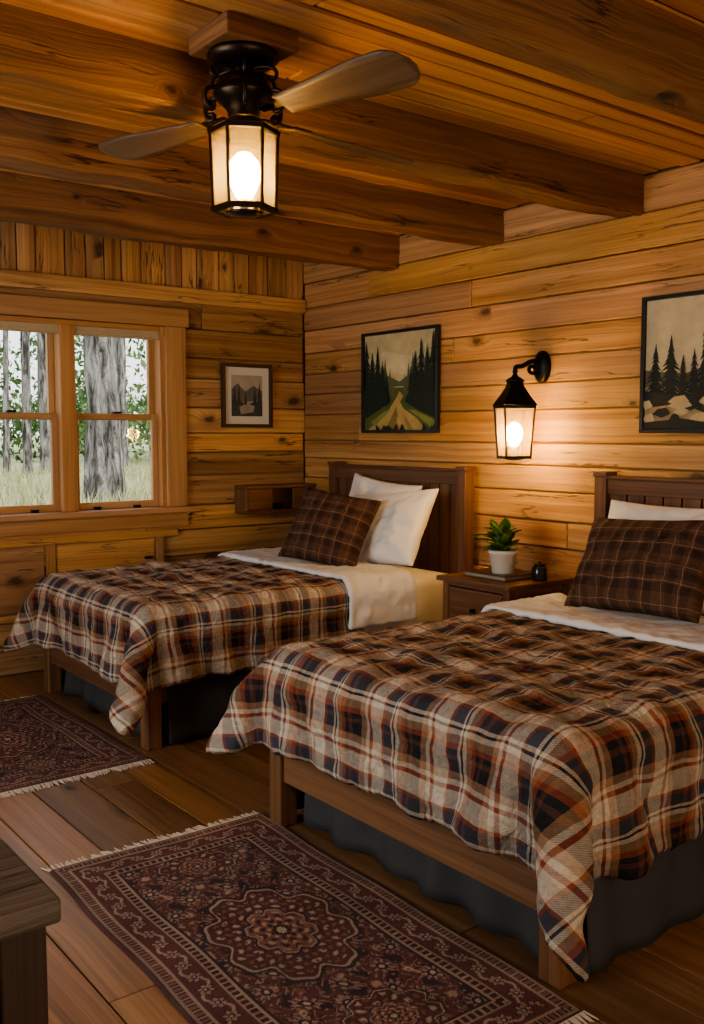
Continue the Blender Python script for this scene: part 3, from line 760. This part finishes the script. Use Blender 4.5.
# ------------------------------------------------------------------ pictures
def picture(name, wall, a0,a1,z0,z1, art, fw=.018, mat=0, frame=M_black):
    root=empty(name, (XR-.02,(a0+a1)/2,(z0+z1)/2) if wall=='right' else ((a0+a1)/2,YW-.02,(z0+z1)/2))
    W=a1-a0;H=z1-z0
    def pt(u,v,d):
        if wall=='right': return (XR-.006-d, a1-u*W, z0+v*H)
        return (a0+u*W, YW-.012-d, z0+v*H)
    def slab(mb,u0,u1,v0,v1,d0,d1,r=.5):
        p=pt(u0,v0,d0);q=pt(u1,v1,d1); c=[(x+y)/2 for x,y in zip(p,q)]; d=[abs(x-y) for x,y in zip(p,q)]; mb.box(c,d,rnd=r)
    f=MB(); fu,fv=fw/W,fw/H
    slab(f,0,1,0,fv,0,.028); slab(f,0,1,1-fv,1,0,.028); slab(f,0,fu,fv,1-fv,0,.028); slab(f,1-fu,1,fv,1-fv,0,.028)
    f.obj('frame',frame,root,bevel=.002)
    b=MB(); slab(b,fu,1-fu,fv,1-fv,.002,.010); b.obj('backing',M_mat,root)
    mu,mv=fu+mat/W,fv+mat/H
    k=[0]; groups={}
    def poly(pts,col):
        k[0]+=1; d=.0105+k[0]*.00006
        groups.setdefault(col,MB()).face([pt(mu+(1-2*mu)*min(1,max(0,u)),mv+(1-2*mv)*min(1,max(0,v)),d) for u,v in pts])
    art(poly)
    for i,(c,m) in enumerate(groups.items()):
        m.obj('print_%d'%i,plain(name+'_ink_%d'%i,c,.75,0,14,.35),root)
def conifer(poly,x,b,h,w,col,rs,lay=9):
    poly([(x-.006,b),(x+.006,b),(x+.003,b+h),(x-.003,b+h)],col)
    for i in range(lay):
        t=i/lay; y=b+h*(.12+.85*t); ww=w*(1-t)**.8*rs.uniform(.7,1.15); dz=h/lay*1.5
        poly([(x-ww,y-dz*.35),(x-ww*.35,y-dz*.05),(x,y-dz*.2),(x+ww*.4,y-dz*.05),(x+ww*rs.uniform(.8,1.1),y-dz*.35),(x+ww*.2,y+dz*.75),(x,min(b+h,y+dz)),(x-ww*.2,y+dz*.7)],col)
def art1(poly):
    rs=random.Random(3); sky=(.54,.43,.22); sky2=(.62,.51,.28); g2=(.12,.125,.050); g1=(.013,.024,.014); rd=(.46,.31,.10); gr=(.085,.105,.025)
    poly([(0,0),(1,0),(1,1),(0,1)],sky)
    poly([(.0,.55),(.35,.60),(.62,.56),(1,.62),(1,.80),(.6,.76),(.3,.82),(0,.74)],sky2)
    poly([(0,.45),(1,.45),(1,.53),(.7,.60),(.5,.50),(.3,.58),(0,.62)],g2)
    poly([(0,0),(1,0),(1,.40),(.5,.44),(0,.42)],gr)
    poly([(.05,0),(.86,0),(.74,.12),(.56,.22),(.51,.29),(.56,.35),(.50,.40),(.47,.35),(.42,.29),(.36,.22),(.22,.12)],rd)
    poly([(.30,0),(.44,0),(.48,.15),(.46,.24)],(.24,.15,.05)); poly([(.62,0),(.70,0),(.55,.18)],(.30,.19,.06))
    poly([(.14,.03),(.26,.12),(.38,.21),(.30,.20),(.10,.09)],(.22,.23,.05)); poly([(.93,.02),(.80,.11),(.62,.21),(.72,.20),(1,.09)],(.22,.23,.05))
    for x,h,w in ((.30,.40,.07),(.37,.30,.05),(.42,.22,.04),(.58,.24,.04),(.63,.34,.06),(.69,.44,.07)): conifer(poly,x,.34,h,w,g2,rs)
    for x,h,w in ((.03,.70,.14),(.12,.58,.12),(.20,.64,.11),(.27,.48,.09),(.33,.34,.07),(.67,.40,.08),(.73,.56,.10),(.81,.68,.12),(.89,.62,.12),(.97,.74,.13)): conifer(poly,x,.24,h,w,g1,rs,13)
    poly([(0,.12),(.16,.19),(.34,.28),(.38,.34),(.30,.40),(0,.44)],g1); poly([(1,.12),(.80,.19),(.60,.29),(.63,.36),(1,.44)],g1)
    for i in range(10):
        x=rs.random(); poly([(x-.03,0),(x+.03,0),(x+rs.uniform(-.03,.03),rs.uniform(.04,.08))],g1)
def art2(poly):
    rs=random.Random(5); sky=(.54,.43,.25); g1=(.015,.017,.011); g2=(.13,.11,.06); rk=(.38,.26,.12)
    poly([(0,0),(1,0),(1,1),(0,1)],sky)
    poly([(0,.3),(1,.3),(1,.5),(.8,.42),(.55,.5),(.3,.42),(0,.46)],g2)
    poly([(0,0),(1,0),(1,.32),(.7,.36),(.4,.3),(0,.33)],rk)
    for x,h,w in ((.08,.46,.10),(.20,.52,.12),(.46,.66,.08),(.38,.40,.08),(.64,.58,.11),(.55,.38,.07),(.82,.70,.13),(.95,.6,.12),(.30,.36,.08),(.74,.44,.09)): conifer(poly,x,.20,h,w,g1,rs,13)
    poly([(0,.16),(.3,.2),(.45,.16),(.7,.22),(1,.18),(1,.28),(.6,.30),(.3,.26),(0,.30)],g1)
    for i in range(26):
        x=rs.random(); y=rs.uniform(.02,.22); w=rs.uniform(.03,.10); poly([(x-w,y),(x-w*.4,y+.04),(x+w*.5,y+.05),(x+w,y),(x,y-.03)],g1 if i%2 else (.50,.36,.18))
    poly([(0,0),(1,0),(1,.07),(.6,.03),(.3,.08),(0,.05)],g1)
def art3(poly):
    rs=random.Random(9); poly([(0,0),(1,0),(1,1),(0,1)],(.38,.33,.26))
    poly([(0,.3),(1,.4),(1,.62),(.7,.75),(.45,.6),(.2,.8),(0,.65)],(.14,.12,.095))
    poly([(0,0),(1,0),(1,.4),(.5,.3),(0,.42)],(.06,.055,.045))
    poly([(.3,.05),(.7,.1),(.75,.25),(.5,.32),(.25,.22)],(.30,.26,.2))
    for x,h,w in ((.1,.5,.1),(.24,.55,.1),(.45,.4,.07),(.75,.5,.1),(.9,.6,.1)): conifer(poly,x,.25,h,w,(.045,.04,.033),rs)
picture('framed_forest_picture','right',4.015,4.70,1.35,1.955,art1)
picture('framed_forest_picture','right',1.985,2.672,1.35,1.955,art2)
picture('framed_landscape_print','back',3.10,3.475,1.385,1.79,art3,fw=.022,mat=.050,frame=wood('dark_frame_wood',(.03,.014,.008),(.07,.03,.014),(.11,.05,.02),knots=0,var=.1))

root=empty('wall_cubby_shelf',(3.47,YW-.07,.92))
mb=MB(); x0,x1=3.20,3.735
mb.box(((x0+x1)/2,YW-.07,1.005),(x1-x0,.15,.022)); mb.box(((x0+x1)/2,YW-.065,.845),(x1-x0,.14,.022))
for x in (x0+.012,x1-.012): mb.box((x,YW-.065,.925),(.022,.135,.136),axis=2)
mb.box((x0+.115,YW-.125,.925),(.18,.016,.132),axis=0); mb.box((x1-.095,YW-.125,.925),(.142,.016,.132),axis=0)
mb.obj('carcass',M_bedf,root,bevel=.003)
mb=MB(); mb.box(((x0+x1)/2,YW-.018,.925),(x1-x0-.05,.014,.13),axis=0); mb.obj('dark_back',M_night,root)
mb=MB(); mb.box((3.44,YW-.06,.875),(.05,.04,.035)); mb.box((3.50,YW-.06,.872),(.04,.04,.03)); mb.obj('small_boxes',M_iron,root,bevel=.003)

# ------------------------------------------------------------------ rugs
def rugcolor(X,Y,W,L,seed):
    rs=np.random.RandomState(seed)
    mar=np.array((.105,.036,.030)); nav=np.array((.024,.018,.022)); tan=np.array((.42,.30,.21)); rus=np.array((.20,.080,.054)); ros=np.array((.32,.195,.15))
    C=np.zeros(X.shape+(3,)); C[:]=mar
    ax,ay=np.abs(X),np.abs(Y)
    ex,ey=W/2-ax,L/2-ay; e=np.minimum(ex,ey); along=np.where(ex<ey,Y,X)
    def put(mask,c,a=1.0): C[mask]=C[mask]*(1-a)+np.array(c)*a
    def cell(x,y,p,q): return ((x/p+.5)%1-.5),((y/q+.5)%1-.5)
    wx=X+.012*np.sin(Y*38); wy=Y+.012*np.sin(X*38)
    f=np.cos(ax*58)*np.cos(ay*44)+.5*np.cos(ax*97+ay*30)*np.cos(ay*83-ax*20)
    put(f>.62,rus); put(f>.95,tan,.8); put((f<-.62),nav); put(np.abs(f+.15)<.045,tan,.65)
    f2=np.cos(ax*150+2*np.sin(ay*60))*np.cos(ay*140+2*np.sin(ax*70)); put(f2>.8,ros,.8); put(f2<-.85,nav,.8)
    for p,q,oy in ((.125,.155,0),(.125,.155,.5)):
        u,v=cell(wx+(oy*p),wy+oy*q,p,q); r=np.hypot(u,v*1.1); t=np.arctan2(v,u)
        put(r<.32*(.72+.28*np.cos(8*t)),nav,.9); put(r<.26*(.72+.28*np.cos(8*t)),ros,.9); put(r<.12,nav); put(r<.06,tan)
    for cy,sx,sy in ((0,.19,.25),(-L*.33,.12,.11),(L*.33,.12,.11)):
        t=np.arctan2((Y-cy)/sy,X/sx); m=np.hypot(X/sx,(Y-cy)/sy)*(1+.10*np.cos(8*t)+.04*np.cos(16*t))
        put(m<1,nav); put(m<.95,tan,.85); put(m<.91,mar*.8)
        g=np.cos(ax*120+1.5*np.sin((Y-cy)*50))*np.cos((Y-cy)*105); put((m<.85)&(g>.45),ros); put((m<.85)&(g>.8),tan); put((m<.85)&(g<-.6),rus)
        g=np.cos(ax*230)*np.cos((Y-cy)*210+ax*60); put((m<.88)&(g>.7),nav)
        put(m<.50,nav); put(m<.46,tan,.7); put(m<.43,rus); g=np.cos(6*t)*np.cos(m*40); put((m<.40)&(g>.4),nav); put((m<.40)&(g<-.5),tan,.8); put(m<.12,nav); put(m<.07,tan)
    b=.165
    put(e<b,nav); put(e<b-.008,tan,.8); put(e<b-.016,nav)
    z=(e<b-.016)&(e>b-.036); tri=np.abs(((along/.022)%1)-.5)*2; put(z&(tri>.5),rus); put(z&(tri>.85),tan)
    put(e<b-.036,tan,.7); put(e<b-.042,mar)
    z=(e<b-.042)&(e>.048); ec=(e-(.048+(b-.042-.048)/2))/(b-.09)
    vine=np.abs(ec-.28*np.sin(along*2*np.pi/.13)); put(z&(vine<.06),tan,.8)
    u=((along/.065+.5)%1-.5); r=np.hypot(u*.065,ec*.075)/.05; t=np.arctan2(ec,u)
    put(z&(r<.55*(.75+.25*np.cos(6*t))),nav); put(z&(r<.45*(.75+.25*np.cos(6*t))),ros); put(z&(r<.18),nav); put(z&(r<.09),tan)
    put(e<.048,tan,.75); put(e<.042,nav); z=(e<.040)&(e>.018); tri=np.abs(((along/.03)%1)-.5)*2; put(z&(tri>.55),rus); put(z&(tri<.2),tan,.7)
    put(e<.017,tan,.6); put(e<.011,mar*.6)
    for _ in range(10):
        kx,ky,ph=rs.uniform(-30,30),rs.uniform(-30,30),rs.uniform(0,6); C*= (1+.035*np.sin(kx*X+ky*Y+ph))[...,None]
    C*= (1+.35*(rs.rand(*X.shape)-.5))[...,None]
    return np.clip(C,0,1)
def rugmat():
    k=NT('wool_rug'); a=k.n('ShaderNodeAttribute',attribute_name='Col'); tc=k.n('ShaderNodeTexCoord'); n=k.noise(tc.outputs['Object'],260,2); n2=k.noise(tc.outputs['Object'],5,3)
    c=k.mix(k.math('MULTIPLY',n,.28),a.outputs['Color'],(.02,.010,.008)); c=k.mix(k.math('MULTIPLY',n2,.22),c,(.27,.19,.155))
    k.l(c,k.b.inputs['Base Color']); k.b.inputs['Roughness'].default_value=.95; k.b.inputs['Specular IOR Level'].default_value=.1; k.bump(n,.5,.004); return k.m
M_rug=rugmat(); M_fringe=plain('rug_fringe',(.60,.49,.37),.95,0,60,.2)
def rug(cx,cy,W,L,ang,seed,res=.0028):
    root=empty('persian_rug',(cx,cy,0)); nx,ny=int(W/res),int(L/res)
    X,Y=np.meshgrid(np.linspace(-W/2,W/2,nx),np.linspace(-L/2,L/2,ny),indexing='ij')
    C=rugcolor(X,Y,W,L,seed); ca,sa=math.cos(ang),math.sin(ang)
    e=np.minimum(W/2-np.abs(X),L/2-np.abs(Y)); Z=.009*np.clip(e/.006,0,1)**.5+.001+.0015*np.sin(X*9+seed)*np.sin(Y*7)
    edge=.004*np.sin(Y*11+seed)
    P=np.stack([cx+ca*(X+edge)-sa*Y,cy+sa*(X+edge)+ca*Y,np.maximum(Z,.001)],-1)
    grid_obj('pile',P,None,M_rug,root,smooth=False,col=C)
    mb=MB(); rs=random.Random(seed)
    for sgn in (-1,1):
        for i in range(int(W/.0075)):
            x=-W/2+.0075*(i+.5); l=rs.uniform(.028,.050); sx=rs.uniform(-.012,.012); w=.0024
            ps=[(x-w,sgn*(L/2-.003),.007),(x+w,sgn*(L/2-.003),.007),(x+sx*.5+w*1.2,sgn*(L/2+l*.5),.0045),(x+sx*.5-w*1.2,sgn*(L/2+l*.5),.0045)]
            pe=[ps[3],ps[2],(x+sx+w*.6,sgn*(L/2+l),.0025),(x+sx-w*.6,sgn*(L/2+l),.0025)]
            T=lambda p:(cx+ca*(p[0]+.004*math.sin(p[1]*11+seed))-sa*p[1],cy+sa*p[0]+ca*p[1],p[2])
            mb.face([T(p) for p in ps]); mb.face([T(p) for p in pe])
    o=mb.obj('fringe',M_fringe,root); m=o.modifiers.new('s','SOLIDIFY'); m.thickness=.002
rug(1.385,2.10,.76,1.46,math.radians(-1.2),1)
rug(1.34,4.20,.76,1.24,math.radians(.5),2,.0035)

# ------------------------------------------------------------------ foreground dresser
root=empty('dresser',(-.1,1.5,0))
dx0,dx1,dy0,dy1,dt=-.62,.43,1.15,1.80,.768
mb=MB(); mb.box(((dx0+dx1)/2,(dy0+dy1)/2,dt-.018),(dx1-dx0,dy1-dy0,.034)); mb.obj('top',M_old,root,bevel=.006)
mb=MB()
for x in (dx0+.06,dx1-.045):
    for y in (dy0+.045,dy1-.045): mb.box((x,y,.3665),(.06,.06,.733),axis=2)
mb.box(((dx0+dx1)/2,(dy0+dy1)/2,.42),(dx1-dx0-.13,dy1-dy0-.08,.57),axis=0); mb.obj('case',M_oldd,root,bevel=.004)
mb=MB()
for z in (.58,.40,.235): mb.box(((dx0+dx1)/2,dy0+.032,z),(dx1-dx0-.2,.02,.155),axis=0)
mb.obj('drawers',M_oldd,root,bevel=.005)
mb=MB()
for z in (.58,.40,.235):
    for x in (-.35,.15): mb.box((x,dy0+.016,z),(.09,.012,.014))
mb.obj('handles',M_iron,root,bevel=.003)

# ------------------------------------------------------------------ light
def area(name,loc,rot,sx,sy,e,col):
    L=bpy.data.lights.new(name,'AREA'); L.shape='RECTANGLE'; L.size=sx; L.size_y=sy; L.energy=e; L.color=col
    o=bpy.data.objects.new(name,L); o.location=loc; o.rotation_euler=rot; link(o)
area('daylight_side',(XL-.35,(L0+L1)/2,1.5),(0,math.radians(-90),0),1.3,1.9,115,(.84,.92,1.0))
area('fill_rear',((N0+N1)/2,YN-.35,1.5),(math.radians(90),0,0),2.1,1.3,62,(1.0,.84,.62))  # added warm fill lamp, shining in from behind the camera
sun=bpy.data.lights.new('sun','SUN'); sun.energy=2.6; sun.angle=.2; sun.color=(1,.95,.85)
so=bpy.data.objects.new('sun',sun); so.rotation_euler=(math.radians(48),0,math.radians(25)); link(so)
w=bpy.data.worlds.new('sky'); S.world=w; w.use_nodes=True
nt=w.node_tree; bg=nt.nodes['Background']
tc=nt.nodes.new('ShaderNodeTexCoord'); sp=nt.nodes.new('ShaderNodeSeparateXYZ'); rp=nt.nodes.new('ShaderNodeValToRGB')
nt.links.new(tc.outputs['Generated'],sp.inputs[0]); nt.links.new(sp.outputs[2],rp.inputs[0]); nt.links.new(rp.outputs[0],bg.inputs[0])
rp.color_ramp.elements[0].color=(.92,.93,.90,1); rp.color_ramp.elements[1].color=(.62,.75,.92,1)
bg.inputs[1].default_value=2.2

# ------------------------------------------------------------------ camera
cam=bpy.data.cameras.new('camera'); co=bpy.data.objects.new('camera',cam); link(co)
co.location=(0,0,1.35); co.rotation_euler=(math.radians(90-4.68),0,math.radians(-37.8))
cam.sensor_fit='VERTICAL'; cam.sensor_height=36; cam.lens=965/1024*36; cam.clip_start=.05
S.camera=co
